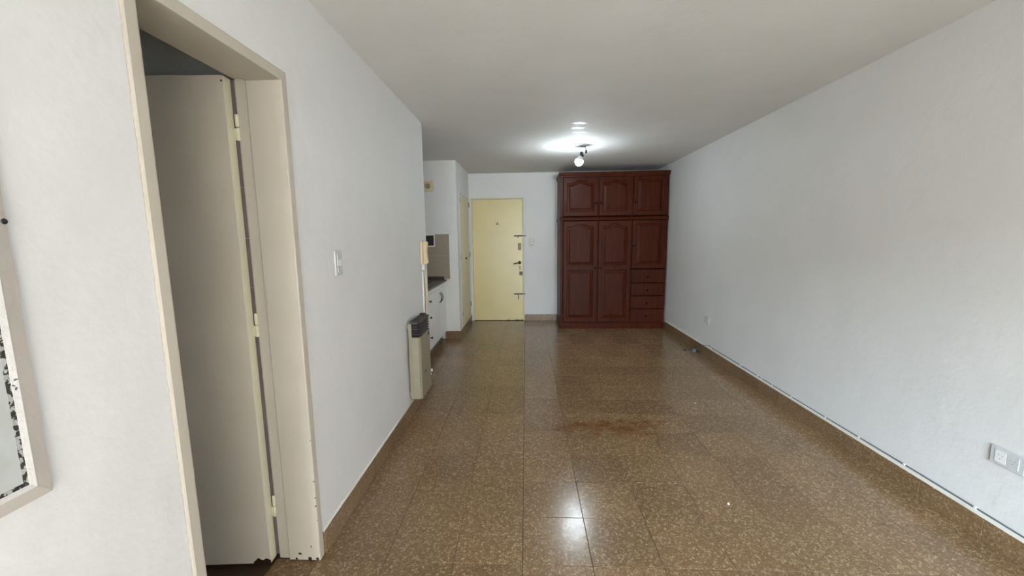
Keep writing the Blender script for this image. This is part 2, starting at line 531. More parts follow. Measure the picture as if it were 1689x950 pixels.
# balcony opening and the unseen outside, with blocks added to shape the daylight ----------------------------------------------
w1 = thing('window_1', 'aluminium frame of the balcony opening behind the viewer', 'window', ((WIN['x0'] + WIN['x1']) / 2, RY - 0.07, 0), kind='structure')
hw = (WIN['x1'] - WIN['x0']) / 2
for sx in (-1, 1):
    MB().box(sx * hw, sx * (hw - 0.05), -0.04, 0.04, 0.0, WIN['z1']).build('jamb', 'alu', w1)
MB().box(-hw, hw, -0.04, 0.04, WIN['z1'] - 0.05, WIN['z1']).build('head', 'alu', w1)
struct('floor_balcony', MB().box(-1.6, 2.6, RY - 1.45, RY - 0.15, -0.2, -0.03), 'concrete', 'concrete balcony floor outside the rear opening', 'floor')
for (nm_, lb_, xa, xb, hgt) in (('added_tall_block', 'unseen tall tan block added across the street to cut the sky light', 0.6, 40, 19.5), ('added_low_block', 'unseen lower tan block added across the street to let more sky light in', -40, 0.0, 12.9)):  # unseen blocks, added; their heights set how much sky reaches each side wall
    nbg = thing(nm_, lb_, 'building', (0, -20, -9))
    MB().box(xa, xb, -6, 0, 0, hgt - 0.3).build('facade', 'facade', nbg)
    MB().box(xa - 0.2, xb + 0.2, -6.2, 0.2, hgt - 0.3, hgt).build('parapet', 'concrete', nbg)
struct('ground', MB().box(-40, 40, -40, RY - 1.6, -9.2, -9.0), 'concrete', 'street level below the balcony', 'ground')

# ------------------------------------------------------------------ bathroom door frame (trim_1)
JR, JL, HZ = -0.011, -0.583, 1.987      # right reveal, left reveal, soffit of the head
tr = thing('trim_1', 'cream enamelled metal frame of the bathroom doorway', 'door frame', (LX, (JR + JL) / 2, 0), kind='structure')
oy = (JR + JL) / 2
def fr_prof(y_in, sgn):
    """cross-section (x, y) of a pressed-metal jamb; sgn +1 right jamb, -1 left jamb; relative to LX / oy"""
    yi = y_in - oy
    f = 0.007                                     # stands proud of the wall
    return [(f - 0.004, yi), (f - 0.001, yi + sgn * 0.001), (f, yi + sgn * 0.005), (f, yi + sgn * 0.033), (f - 0.003, yi + sgn * 0.037), (-0.002, yi + sgn * 0.038),
            (PT - LX + 0.0, yi + sgn * 0.038), (PT - LX - 0.012, yi + sgn * 0.030), (PT - LX - 0.012, yi + sgn * 0.012), (PT - LX - 0.006, yi + sgn * 0.009), (-0.136, yi + sgn * 0.009),
            (-0.134, yi + sgn * 0.004), (-0.130, yi)]
def jamb(y_in, sgn):
    pr = fr_prof(y_in, sgn)
    m_ = MB().prism(pr, 'z', 0.006, HZ + 0.036)
    return m_.build('jamb', 'frame', tr)
jamb(JR, 1)
jamb(JL, -1)
# head: same section turned across the top
hd = [(x, HZ + (y - (JR - oy))) for (x, y) in fr_prof(JR, 1)]
m_ = MB()
vs_ = [(x, JL - oy, z) for (x, z) in hd] + [(x, JR - oy, z) for (x, z) in hd]
n_ = len(hd)
m_.add(vs_, [tuple(range(n_ - 1, -1, -1)), tuple(range(n_, 2 * n_))] + [(i, (i + 1) % n_, n_ + (i + 1) % n_, n_ + i) for i in range(n_)])
m_.build('head', 'frame', tr)
# dark chips knocked out of the enamel of the right jamb (front arris and reveal)
for (px_, pz_, rr) in ((0.0035, 0.375, 0.006), (0.0035, 0.30, 0.005), (0.0035, 0.262, 0.0065), (0.0035, 0.195, 0.004), (0.0035, 0.56, 0.004)):
    MB().lathe([(rr * 0.2, -0.001), (rr * 0.6, 0.0), (rr * 0.5, 0.0012), (0, 0.0016)], (px_ + 0.001, JR - oy + 0.001, pz_), (0.6, -1, 0), 7).build('paint_chip', 'brass', tr)
for (px_, pz_, rr) in ((-0.03, 0.07, 0.004), (-0.085, 0.035, 0.006), (-0.079, 0.034, 0.005), (-0.006, 0.012, 0.008), (-0.04, 0.012, 0.010), (-0.10, 0.011, 0.006)):
    MB().lathe([(rr, -0.0005), (rr * 0.8, 0.0006), (0, 0.0009)], (px_, JR - oy, pz_), (0, -1, 0), 7).build('paint_chip', 'brass', tr)

# bathroom door leaf, standing open into the bathroom (door_1)
d1 = thing('door_1', 'open cream bathroom door leaf seen inside the doorway', 'door', (-1.087, 0.0, 0.014), PI + math.radians(4.4), kind='structure')
# leaf runs along local +x (towards -x in the room), thickness along local +y (towards the viewer)
LW_, LH_, LT_ = 0.60, 1.985, 0.043
MB().box(0, LW_, 0.0, LT_, 0, LH_, 0.002).build('leaf', 'leaf', d1)
MB().box(-0.0012, 0.0, 0.001, LT_ - 0.001, 0.002, LH_ - 0.002).build('edge_strip', 'closet', d1)
MB().lathe([(0.004, 0), (0.002, 0.0015), (0, 0.002)], (0.006, LT_, LH_ - 0.02), (0, 1, 0), 8).build('paint_chip', 'brass', d1)
# ragged bare patch at the lower hinge corner
m_ = MB()
poly = [(0.0, 0.0), (0.075, 0.0), (0.07, 0.012), (0.062, 0.016), (0.055, 0.026), (0.048, 0.025), (0.04, 0.018), (0.03, 0.016), (0.02, 0.024), (0.008, 0.020), (0.0, 0.014)]
m_.prism(poly, 'y', LT_ - 0.001, LT_ + 0.0008).build('bare_patch', 'brass', d1)
# hinges: knuckles in the gap between leaf edge and jamb
for hz in (1.76, 0.99, 0.19):
    hg = MB()
    hg.lathe([(0.0, 0), (0.0065, 0.002), (0.0065, 0.046), (0.004, 0.048)], (-0.014, 0.004, hz), (0, 0, 1), 10)
    hg.lathe([(0.004, 0.050), (0.0065, 0.052), (0.0065, 0.096), (0.0, 0.099)], (-0.014, 0.004, hz), (0, 0, 1), 10)
    h_ = hg.build('hinge', 'closet', d1)
    MB().box(-0.010, -0.0012, 0.0, 0.004, hz + 0.002, hz + 0.046).build('hinge_leaf', 'closet', h_)
# rough wooden packing seen in the gap
for k in range(10):
    MB().box(-0.030, 0.006, -0.018, -0.008, k * LH_ / 10 + 0.001, (k + 1) * LH_ / 10 - 0.001).build('gap_strip', 'darkgap', d1)

# ------------------------------------------------------------------ recessed framed panel at the far left edge
fp = thing('framed_wall_panel', 'pale pane in a worn beige metal frame with grimy inner edge', 'panel', (LX, -0.8985, 0.931))
# local: y to the left (negative), z up; outer size 0.55 x 0.95
pw, ph, fwid = 0.55, 0.95, 0.024
f_ = 0.010
# outer frame: four mitred members
def ring(d0, d1, x0, x1, mat, name, parent):
    """mitred rectangular ring from inset d0 to inset d1; x0 at d0, x1 at d1 (front surface), as four members"""
    def corners(d):
        return [(-d, d), (-d, ph - d), (-(pw - d), ph - d), (-(pw - d), d)]
    A, B = corners(d0), corners(d1)
    for k in range(4):
        q = (k + 1) % 4
        vs_ = [(x0, *A[k]), (x0, *A[q]), (x1, *B[q]), (x1, *B[k]), (0.0005, *A[k]), (0.0005, *A[q]), (0.0005, *B[q]), (0.0005, *B[k])]
        MB().add(vs_, [(0, 1, 2, 3), (4, 7, 6, 5), (0, 4, 5, 1), (1, 5, 6, 2), (2, 6, 7, 3), (3, 7, 4, 0)]).build(name, mat, parent)
ring(0.0, fwid, f_, f_ + 0.003, 'panelframe', 'frame_member', fp)
ring(fwid, fwid + 0.009, f_ + 0.0035, 0.0112, 'lip', 'inner_lip', fp)
ring(fwid + 0.009, fwid + 0.016, 0.0104, 0.0098, 'grime', 'grime_line', fp)
MB().box(0.0005, 0.0095, -(fwid + 0.015), -(pw - fwid - 0.015), fwid + 0.015, ph - fwid - 0.015).build('pane', 'pane', fp)
MB().lathe([(0.005, 0), (0.005, 0.0008), (0, 0.001)], (f_ + 0.0005, -0.003, 0.505), (1, 0, 0), 10).build('screw_hole', 'black', fp)

# ------------------------------------------------------------------ switches and sockets
def rocker_plate(name, label, origin, ax, nrm, w, h, n, horizontal=False, mat='whiteplastic', group=None, socket=False):
    """plate lying on a wall: ax = horizontal unit axis in the wall, nrm = out of the wall"""
    root = thing(name, label, 'socket' if socket else 'switch', origin, group=group)
    A, Nn = Vector(ax), Vector(nrm)
    def bx(mb_, a0, a1, z0, z1, d0, d1, b=0.0015):
        p, q = A * a0 + Nn * d0, A * a1 + Nn * d1
        return mb_.box(p.x, q.x, p.y, q.y, z0, z1, b)
    bx(MB(), -w / 2, w / 2, 0, h, 0.0005, 0.009, 0.004).build('plate', mat, root)
    if not horizontal:
        mh = (h - 0.03) / n
        for k in range(n):
            z0 = 0.015 + k * mh
            bx(MB(), -w * 0.28, w * 0.28, z0 + 0.0012, z0 + mh - 0.0012, 0.009, 0.0125, 0.0012).build('rocker', 'whiteplastic' if k % 2 else mat, root)
    else:
        mw = (w - 0.04) / n
        for k in range(n):
            a0 = -w / 2 + 0.02 + k * mw
            md = bx(MB(), a0 + 0.001, a0 + mw - 0.001, 0.014, h - 0.014, 0.009, 0.0115, 0.001).build('module', 'whiteplastic' if (n == 2 and k == 1) else mat, root)
            if n == 1: continue
            c = a0 + mw / 2
            for (ox, oz) in ((-0.007, 0.006), (0.007, 0.006), (0.0, -0.009)):
                p = A * (c + ox) + Nn * 0.0115
                MB().lathe([(0.0022, 0), (0.0022, 0.0004), (0, 0.0005)], (p.x, p.y, h / 2 + oz), nrm, 8).build('slot', 'slot', md)
    return root
rocker_plate('light_switch', 'white light switch on the left wall beside the bathroom doorway', (LX, 0.354, 1.221), (0, 1, 0), (1, 0, 0), 0.072, 0.122, 3, mat='greyplastic')
rocker_plate('light_switch', 'white switch plate on the wall right of the entry door', (0.115, FY, 1.235), (1, 0, 0), (0, -1, 0), 0.082, 0.118, 4, mat='greyplastic')
rocker_plate('wall_socket', 'wide double socket plate on the right wall near the viewer', (RX, 0.155, 0.380), (0, 1, 0), (-1, 0, 0), 0.130, 0.080, 2, True, mat='greyplastic', socket=True)
rocker_plate('wall_socket', 'small blank socket plate low on the right wall near the wardrobe', (RX, 3.09, 0.378), (0, 1, 0), (-1, 0, 0), 0.115, 0.078, 1, True, mat='greyplastic', socket=True)

# ------------------------------------------------------------------ cable clipped above the right baseboard
cb = thing('wall_cable', 'thin grey cable clipped along the top of the right baseboard', 'cable', (RX, 0, 0))
zc = BH + 0.028
pts = []
y = 2.985
while y > -1.6:
    pts.append((-0.005, y, zc + 0.003 * math.sin(y * 3.1) + (0.012 if y > 2.95 else 0) - 0.0015 * (2.98 - y)))
    y -= 0.06
pts = [(-0.060, 3.235, 0.030), (-0.030, 3.20, 0.060), (-0.016, 3.14, BH + 0.004), (-0.008, 3.06, BH + 0.022)] + pts
MB().tube(pts, 0.0032, 6).build('cord', 'cable', cb)
for yc in (2.93, 2.31, 2.02, 1.96, 1.80, 1.55, 1.19, 0.905, 0.60, 0.245, -0.1):
    zz = zc + 0.003 * math.sin(yc * 3.1) - 0.0015 * (2.98 - yc)
    MB().box(-0.0105, -0.0005, yc - 0.006, yc + 0.006, zz - 0.006, zz + 0.006, 0.002).build('clip', 'whiteplastic', cb)
# connector lying on the floor at its end
cn = thing('cable_connector', 'small dark cable connector lying on the floor by the right baseboard', 'connector', (2.025, 3.245, 0))
MB().box(-0.026, 0.030, -0.022, 0.022, 0.0, 0.034, 0.004).build('housing', 'cable', cn)
MB().box(0.008, 0.031, -0.024, 0.024, 0.0, 0.040, 0.004).build('end_cap', 'black', cn)
MB().tube([(-0.026, 0, 0.012), (-0.045, 0.01, 0.006), (-0.060, 0.02, 0.0055), (-0.072, 0.03, 0.006)], 0.004, 6).build('lead', 'cable', cn)
pg = thing('loose_plug', 'tiny black plug on the floor next to the cable connector', 'plug', (1.935, 3.30, 0))
MB().box(-0.016, 0.016, -0.012, 0.012, 0.0, 0.016, 0.003).build('body', 'black', pg)
for oy_ in (-0.005, 0.005):
    MB().tube([(-0.016, oy_, 0.008), (-0.034, oy_, 0.008)], 0.0022, 6).build('pin', 'brass', pg)

# ------------------------------------------------------------------ entry door (door_2) with its frame (trim_2)
t2 = thing('trim_2', 'thin off-white metal frame around the yellow entry door', 'door frame', (0, FY, 0), kind='structure')
MB().box(DX0 - 0.02, DX0, -0.010, 0.078, 0.001, DT, 0.002).build('jamb', 'closet', t2)
MB().box(DX1, DX1 + 0.018, -0.010, 0.078, 0.001, DT, 0.002).build('jamb', 'closet', t2)
MB().box(DX0 - 0.02, DX1 + 0.018, -0.010, 0.078, DT, DT + 0.018, 0.002).build('head', 'closet', t2)
d2 = thing('door_2', 'flush pale yellow entry door with dark locks and bolts', 'door', (DX0, FY + 0.004, 0.0), kind='structure')
dw = DX1 - DX0
MB().box(0.003, dw - 0.004, 0.0, 0.04, 0.008, DT - 0.004, 0.0015).build('leaf', 'entry', d2)
def D2(x): return x - DX0
ph_ = MB().lathe([(0.019, 0), (0.019, 0.005), (0.013, 0.009), (0.010, 0.009)], (D2(-0.441), 0.0, 1.598), (0, -1, 0), 14).build('peephole', 'brass', d2)
MB().lathe([(0.010, 0), (0.006, 0.003), (0, 0.0035)], (D2(-0.441), -0.0085, 1.598), (0, -1, 0), 12).build('lens', 'closet', ph_)
# faint pencilled rectangle left by an old plate
for (a, b_, c, d) in ((-0.475, -0.325, 1.105, 1.109), (-0.475, -0.325, 1.032, 1.036), (-0.475, -0.472, 1.032, 1.109), (-0.328, -0.325, 1.032, 1.109)):
    MB().box(D2(a), D2(b_), -0.0008, 0.001, c, d).build('plate_mark', 'creamplastic', d2)
def bolt(z, handle_down, x0, x1):
    bo = MB().box(D2(x0), D2(DX1 - 0.008), -0.010, 0.0, z - 0.012, z + 0.012, 0.002).build('slide_bolt', 'chrome', d2)
    MB().tube([(D2(x0) - 0.012, -0.013, z), (D2(x1), -0.013, z)], 0.0065, 8).build('rod', 'brass', bo)
    xh = D2((x0 + DX1) / 2 - 0.006)
    MB().tube([(xh, -0.013, z), (xh, -0.026, z - handle_down * 0.3), (xh, -0.026, z - handle_down)], 0.0065, 8).build('bolt_knob', 'brass', bo)
bolt(1.400, 0.035, -0.165, 0.022)
bolt(0.449, 0.085, -0.172, 0.010)
lk = MB().box(D2(-0.108), D2(-0.058), -0.026, 0.0, 1.170, 1.285, 0.005).build('lock_case', 'brass', d2)
MB().lathe([(0.014, 0), (0.014, 0.006), (0.009, 0.009), (0, 0.009)], (D2(-0.082), -0.026, 1.205), (0, -1, 0), 12).build('cylinder', 'chrome', lk)
MB().box(D2(-0.086), D2(-0.078), -0.034, -0.024, 1.24, 1.27, 0.001).build('latch_knob', 'chrome', lk)
hn = MB().lathe([(0.026, 0), (0.026, 0.006), (0.012, 0.010), (0.010, 0.045), (0, 0.046)], (D2(-0.084), 0.0, 0.965), (0, -1, 0), 14).build('handle', 'brass', d2)
MB().tube([(D2(-0.084), -0.042, 0.965), (D2(-0.12), -0.046, 0.962), (D2(-0.165), -0.046, 0.952), (D2(-0.182), -0.042, 0.948)], [0.010, 0.010, 0.009, 0.007], 8).build('lever', 'brass', hn)
ke = MB().box(D2(-0.094), D2(-0.064), -0.003, 0.0, 0.845, 0.915, 0.001).build('key_plate', 'chrome', d2)
MB().lathe([(0.006, 0), (0.005, 0.002), (0, 0.002)], (D2(-0.080), -0.003, 0.885), (0, -1, 0), 8).build('keyhole', 'black', ke)
MB().box(D2(-0.090), D2(-0.038), -0.022, 0.0, 0.762, 0.822, 0.003).build('deadlock_box', 'black', d2)
for hz in (1.77, 1.00, 0.20):
    MB().lathe([(0, 0), (0.008, 0.003), (0.008, 0.09), (0, 0.093)], (0.001, -0.010, hz), (0, 0, 1), 8).build('hinge', 'closet', d2)
# scuffed lower edge
for (a, w_) in ((-0.30, 0.05), (-0.17, 0.08), (-0.07, 0.04)):
    MB().prism([(D2(a), 0.009), (D2(a + w_), 0.009), (D2(a + w_ * 0.8), 0.017), (D2(a + w_ * 0.5), 0.014), (D2(a + w_ * 0.3), 0.021)], 'y', -0.0006, 0.001).build('scuff', 'brass', d2)

# ------------------------------------------------------------------ closet doors (door_3)
d3 = thing('door_3', 'narrow pale cream double closet door left of the entry door', 'door', (NX, CY0, CB), kind='structure')
cw = CY1 - CY0
for k in range(2):
    a0, a1 = k * cw / 2 + (0.004 if k == 0 else 0.0008), (k + 1) * cw / 2 - (0.0008 if k == 0 else 0.004)
    lf = MB().box(-0.026, -0.002, a0, a1, 0.004, CT - CB - 0.004, 0.0015).build('leaf', 'closet', d3)
    hy = 0.006 if k == 0 else cw - 0.006
    for hz in (CT - CB - 0.13, 0.97, 0.16):
        MB().lathe([(0, 0), (0.007, 0.003), (0.007, 0.075), (0, 0.078)], (0.004, hy, hz), (0, 0, 1), 8).build('hinge', 'chrome', lf)
    if k == 0:
        MB().lathe([(0.010, 0), (0.007, 0.008), (0.015, 0.018), (0.012, 0.027), (0, 0.029)], (-0.002, a1 - 0.022, 0.975), (1, 0, 0), 12).build('knob', 'brass', lf)
# thin white casing around the opening
MB().box(0.0004, 0.006, -0.030, 0.0, 0.01, CT - CB + 0.03, 0.002).build('casing', 'whiteplastic', d3)
MB().box(0.0004, 0.006, cw, cw + 0.022, 0.01, CT - CB + 0.03, 0.002).build('casing', 'whiteplastic', d3)
# ------------------------------------------------------------------ mahogany wardrobe
WX0, WX1, WY = 0.527, 2.066, 4.480
wr = thing('wardrobe', 'tall dark mahogany wardrobe with arched panel doors and drawers', 'wardrobe', (WX0, WY, 0))
ww = WX1 - WX0
dep = FY - 0.014 - WY
# plinth, carcass, mouldings
MB().box(-0.010, ww + 0.006, -0.014, dep, 0.0, 0.088, 0.004).box(-0.005, ww + 0.003, -0.008, dep, 0.088, 0.100, 0.003).build('plinth', 'wood', wr)
cs = MB()
cs.box(0, 0.022, 0.004, dep, 0.1, 2.24).box(ww - 0.022, ww, 0.004, dep, 0.1, 2.24)
cs.box(0.022, ww - 0.022, dep - 0.012, dep, 0.1, 2.24).box(0.022, ww - 0.022, 0.004, dep - 0.012, 2.222, 2.24).box(0.022, ww - 0.022, 0.004, dep - 0.012, 0.1, 0.118)
cs.box(0.022, ww - 0.022, 0.012, dep - 0.012, 1.61, 1.655)
cs.build('carcass', 'wood', wr)
C = [0.040, 0.545, 1.032, ww - 0.024]        # column boundaries (local x)
MB().box(0.0, 0.038, -0.006, 0.02, 0.1, 2.24, 0.003).build('corner_stile', 'wood', wr)
MB().box(ww - 0.022, ww, -0.006, 0.02, 0.1, 2.24, 0.003).build('corner_stile', 'wood', wr)
for cx_ in (C[1], C[2]):
    MB().box(cx_ - 0.007, cx_ + 0.007, -0.004, 0.02, 0.1, 2.24, 0.002).build('centre_stile', 'wood', wr)
# cornice (stepped profile) and waist moulding
def moulding(name, prof):
    """prof: list of (out, z) – runs round front and both sides; right side stays clear of the wall"""
    m_ = MB()
    loops = []
    for (o_, z) in prof:
        r_ = min(o_, 0.014)
        loops.append([(-o_, dep, z), (-o_, -o_, z), (ww + r_, -o_, z), (ww + r_, dep, z)])
    n = len(prof)
    vs_ = [p for l in loops for p in l]
    fs_ = []
    for i in range(n - 1):
        for k in range(3):
            fs_.append((i * 4 + k, i * 4 + k + 1, (i + 1) * 4 + k + 1, (i + 1) * 4 + k))
    fs_.append((0, 1, 2, 3)); fs_.append(tuple((n - 1) * 4 + k for k in (3, 2, 1, 0)))
    fs_.append(tuple([i * 4 for i in range(n)])); fs_.append(tuple([i * 4 + 3 for i in range(n)][::-1]))
    fs_.append((0, 3, (n - 1) * 4 + 3, (n - 1) * 4))
    return m_.add(vs_, fs_).build(name, 'wood', wr)
moulding('cornice', [(0.0, 2.225), (0.006, 2.232), (0.008, 2.244), (0.016, 2.256), (0.019, 2.268), (0.022, 2.272), (0.022, 2.292), (0.018, 2.296)])
moulding('waist_moulding', [(0.0, 1.607), (0.007, 1.611), (0.012, 1.620), (0.013, 1.632), (0.009, 1.642), (0.012, 1.648), (0.008, 1.656), (0.0, 1.660)])

def outline(x0, x1, z0, z1, arch, n=20):
    """panel outline, counter-clockwise; cathedral arch of height `arch` on top"""
    p = [(x0, z0), (x1, z0)]
    if arch <= 0:
        return p + [(x1, z1), (x0, z1)]
    zs = z1 - arch
    top = []
    for i in range(n + 1):
        u = 1 - i / n
        t = (u - 0.16) / 0.68
        if t <= 0 or t >= 1:
            h = 0.0
        else:
            h = (0.5 - 0.5 * math.cos(2 * PI * t)) ** 0.8
            h -= 0.10 * math.sin(PI * min(1, max(0, min(t, 1 - t) / 0.18)))
        top.append((x0 + (x1 - x0) * u, zs + arch * h))
    return p + top
def inset(poly, d):
    """inset by moving every point along the averaged edge normals"""
    n = len(poly)
    out = []
    for i in range(n):
        p0, p, p1 = Vector(poly[i - 1]), Vector(poly[i]), Vector(poly[(i + 1) % n])
        e0, e1 = (p - p0).normalized(), (p1 - p).normalized()
        n0, n1 = Vector((-e0.y, e0.x)), Vector((-e1.y, e1.x))
        b_ = (n0 + n1)
        if b_.length < 1e-6: b_ = n0
        b_.normalize()
        k = 1 / max(0.5, b_.dot(n0))
        q = p + b_ * d * k
        out.append((q.x, q.y))
    return out
def panel_door(x0, x1, z0, z1, panels, knob=None, name='door', th=0.022):
    """frame-and-panel front; panels in absolute local x/z with an arch height"""
    bm = bmesh.new()
    def loop(poly, y):
        return [bm.verts.new((p[0], y, p[1])) for p in poly]
    def edges(vs__):
        return [bm.edges.new((vs__[i], vs__[(i + 1) % len(vs__)])) for i in range(len(vs__))]
    rect = [(x0, z0), (x1, z0), (x1, z1), (x0, z1)]
    ri = inset(rect, 0.004)
    outer = loop(ri, -th)
    es = edges(outer)
    rims = []
    for (a, b_, c, d, ar) in panels:
        pl_ = outline(a, b_, c, d, ar)
        v_ = loop(pl_, -th)
        es += edges(v_)
        rims.append((pl_, v_))
    bmesh.ops.triangle_fill(bm, use_beauty=True, use_dissolve=False, edges=es)
    # drop triangles that fell inside a panel
    def inside(pt, poly):
        r = False
        for i in range(len(poly)):
            (xa, za), (xb, zb) = poly[i], poly[i - 1]
            if (za > pt[1]) != (zb > pt[1]) and pt[0] < (xb - xa) * (pt[1] - za) / (zb - za) + xa:
                r = not r
        return r
    kill = [f for f in bm.faces if any(inside((f.calc_center_median().x, f.calc_center_median().z), pl_) for pl_, _ in rims)]
    bmesh.ops.delete(bm, geom=kill, context='FACES_ONLY')
    mid = loop(rect, -th + 0.004)
    back = loop(rect, 0.0)
    for A, B in ((outer, mid), (mid, back)):
        for i in range(4):
            bm.faces.new((A[i], A[(i + 1) % 4], B[(i + 1) % 4], B[i]))
    bm.faces.new(back)
    for pl_, v_ in rims:                                 # moulded inner edge going down to the panel
        i1 = loop(inset(pl_, 0.006), -th + 0.004)
        i2 = loop(inset(pl_, 0.010), -th + 0.012)
        n = len(pl_)
        for A, B in ((v_, i1), (i1, i2)):
            for i in range(n):
                bm.faces.new((A[i], A[(i + 1) % n], B[(i + 1) % n], B[i]))
    bmesh.ops.recalc_face_normals(bm, faces=bm.faces)
    me = bpy.data.meshes.new(name); bm.to_mesh(me); bm.free()
    d_ = obj(name, me, 'wood', wr)
    for (a, b_, c, d, ar) in panels:                     # raised field, a piece of its own
        pl_ = outline(a, b_, c, d, ar)
        seq = [(0.008, -th + 0.0125), (0.022, -th + 0.0115), (0.046, -th + 0.004), (0.049, -th + 0.0015)]
        m_ = MB()
        n = len(pl_)
        vs_ = []
        for dd, yy in seq:
            vs_ += [(p[0], yy, p[1]) for p in inset(pl_, dd)]
        fs_ = []
        for s in range(len(seq) - 1):
            fs_ += [(s * n + i, s * n + (i + 1) % n, (s + 1) * n + (i + 1) % n, (s + 1) * n + i) for i in range(n)]
        fs_.append(tuple((len(seq) - 1) * n + i for i in range(n)))
        m_.add(vs_, fs_).build('panel', 'wood', d_)
    if knob:
        MB().lathe([(0.013, 0), (0.009, 0.004), (0.007, 0.012), (0.014, 0.020), (0.015, 0.027), (0.010, 0.033), (0, 0.035)], (knob[0], -th, knob[1]), (0, -1, 0), 14).build('knob', 'wooddark', d_)
    return d_
g = 0.010
cols = [(C[0] + 0.002, C[1] - g), (C[1] + g, C[2] - g), (C[2] + g, C[3] - 0.002)]
sw = 0.052
# upper doors
for k, (a, b_) in enumerate(cols):
    kx_ = (b_ - 0.026) if k == 0 else (a + 0.026)
    panel_door(a, b_, 1.672, 2.220, [(a + sw, b_ - sw, 1.672 + 0.062, 2.220 - 0.035, 0.042 if k < 2 else 0.0)], (kx_, 1.855))
# tall lower doors with two panels each
for k, (a, b_) in enumerate(cols[:2]):
    kx_ = (b_ - 0.024) if k == 0 else (a + 0.024)
    panel_door(a, b_, 0.106, 1.600, [(a + sw, b_ - sw, 0.955, 1.565, 0.042), (a + sw, b_ - sw, 0.165, 0.885, 0.0)], (kx_, 0.917))
# short right door above the drawers
a, b_ = cols[2]
panel_door(a, b_, 0.902, 1.600, [(a + sw, b_ - sw, 0.962, 1.560, 0.0)], (a + 0.026, 1.238))
# four drawers
zs = [0.106, 0.298, 0.496, 0.690, 0.894]
for k in range(4):
    z0, z1 = zs[k] + 0.004, zs[k + 1] - 0.004
    dr = MB().box(a, b_, -0.020, 0.0, z0, z1, 0.004).build('drawer', 'wood', wr)
    MB().box(a + 0.014, b_ - 0.014, -0.0225, -0.019, z0 + 0.014, z1 - 0.014, 0.003).build('drawer_front', 'wood', dr)
    MB().lathe([(0.013, 0), (0.009, 0.004), (0.007, 0.012), (0.015, 0.020), (0.016, 0.027), (0.010, 0.033), (0, 0.035)], ((a + b_) / 2 - 0.005, -0.0225, (z0 + z1) / 2 - 0.012), (0, -1, 0), 14).build('knob', 'wooddark', dr)

# small hinges on the left side of the wardrobe
for hz in (2.10, 1.74, 1.50, 0.85, 0.30):
    MB().tube([(-0.003, -0.008, hz - 0.025), (-0.003, -0.008, hz + 0.025)], 0.005, 8).build('hinge', 'brass', wr)

# ------------------------------------------------------------------ bare bulb on the ceiling
lp = thing('ceiling_lamp', 'bare glowing bulb hanging from a small round ceiling plate', 'lamp', (0.642, 3.172, CZ))
MB().lathe([(0.086, 0.0), (0.086, -0.004), (0.078, -0.008), (0.02, -0.010), (0, -0.010)], (0, 0, -0.0005), (0, 0, 1), 28).build('ceiling_plate', 'greyplastic', lp)
MB().tube([(0.0, 0, -0.010), (0.006, 0, -0.03), (0.012, 0, -0.055), (0.006, 0, -0.075)], 0.0035, 6).build('wire', 'whiteplastic', lp)
MB().tube([(0.045, 0, -0.010), (0.052, 0.002, -0.03), (0.060, 0.004, -0.055)], 0.003, 6).build('wire', 'black', lp)
MB().lathe([(0.003, 0), (0.009, -0.004), (0.011, -0.030), (0.006, -0.040), (0, -0.041)], (0.060, 0.004, -0.050), (0, 0, 1), 10).build('connector', 'black', lp)
hold = MB().lathe([(0.006, 0), (0.014, -0.006), (0.019, -0.02), (0.019, -0.052), (0.017, -0.056)], (0.004, 0, -0.072), (-0.25, 0, 1), 14).build('bulb_holder', 'black', lp)
cs_ = Vector((-0.018, 0, -0.178))
prof = [(0.0, -0.045)] + [(0.045 * math.sin(t), -0.045 * math.cos(t)) for t in [PI * k / 14 for k in range(1, 9)]] + [(0.0435, 0.016)]
MB().lathe(prof, cs_, (0.25, 0, 1), 20).build('bulb', 'bulb', lp)
MB().lathe([(0.0440, 0.016), (0.0400, 0.026), (0.026, 0.050), (0.0175, 0.064), (0.0, 0.066)], cs_, (0.25, 0, 1), 20).build('bulb_housing', 'whiteplastic', lp)

# ------------------------------------------------------------------ gas heater on the left wall
ht = thing('gas_heater', 'beige wall gas heater with dark louvred top on the left wall', 'heater', (LX, 1.40, 0.155))
hx0, hx1, hw_, hh = 0.022, 0.104, 0.325, 0.612
MB().box(0.012, 0.026, 0.004, hw_ - 0.004, 0.01, hh - 0.012, 0.002).build('back_plate', 'heater', ht)
for by_ in (0.03, hw_ - 0.05):
    for bz_ in (0.02, hh - 0.06):
        MB().box(0.0005, 0.014, by_, by_ + 0.02, bz_, bz_ + 0.02).build('wall_bracket', 'whiteplastic', ht)
# casing: chamfered front corners, plan polygon (x, y)
plan = [(hx0, 0.0), (hx1 - 0.014, 0.0), (hx1, 0.020), (hx1, hw_ - 0.02), (hx1 - 0.014, hw_), (hx0, hw_)]
def scale_plan(k):
    return [(x - k if x > hx0 + 0.01 else x, min(max(y, k), hw_ - k)) for x, y in plan]
zl = hh - 0.125          # bottom of the louvres
MB().prism(plan, 'z', 0.168, zl).build('front_cover', 'heater', ht)
MB().prism(scale_plan(0.0012), 'z', 0.0, 0.166).build('lower_cover', 'heater', ht)
MB().box(hx0 - 0.002, hx0 + 0.018, -0.0015, 0.004, 0.0, hh - 0.02, 0.001).build('side_strip', 'heater', ht)
MB().box(hx0 - 0.002, hx0 + 0.018, hw_ - 0.004, hw_ + 0.0015, 0.0, hh - 0.02, 0.001).build('side_strip', 'heater', ht)
gr = MB().prism(scale_plan(0.022), 'z', zl, hh - 0.022).build('grille', 'black', ht)  # core coloured black to stand in for the shade between the slats
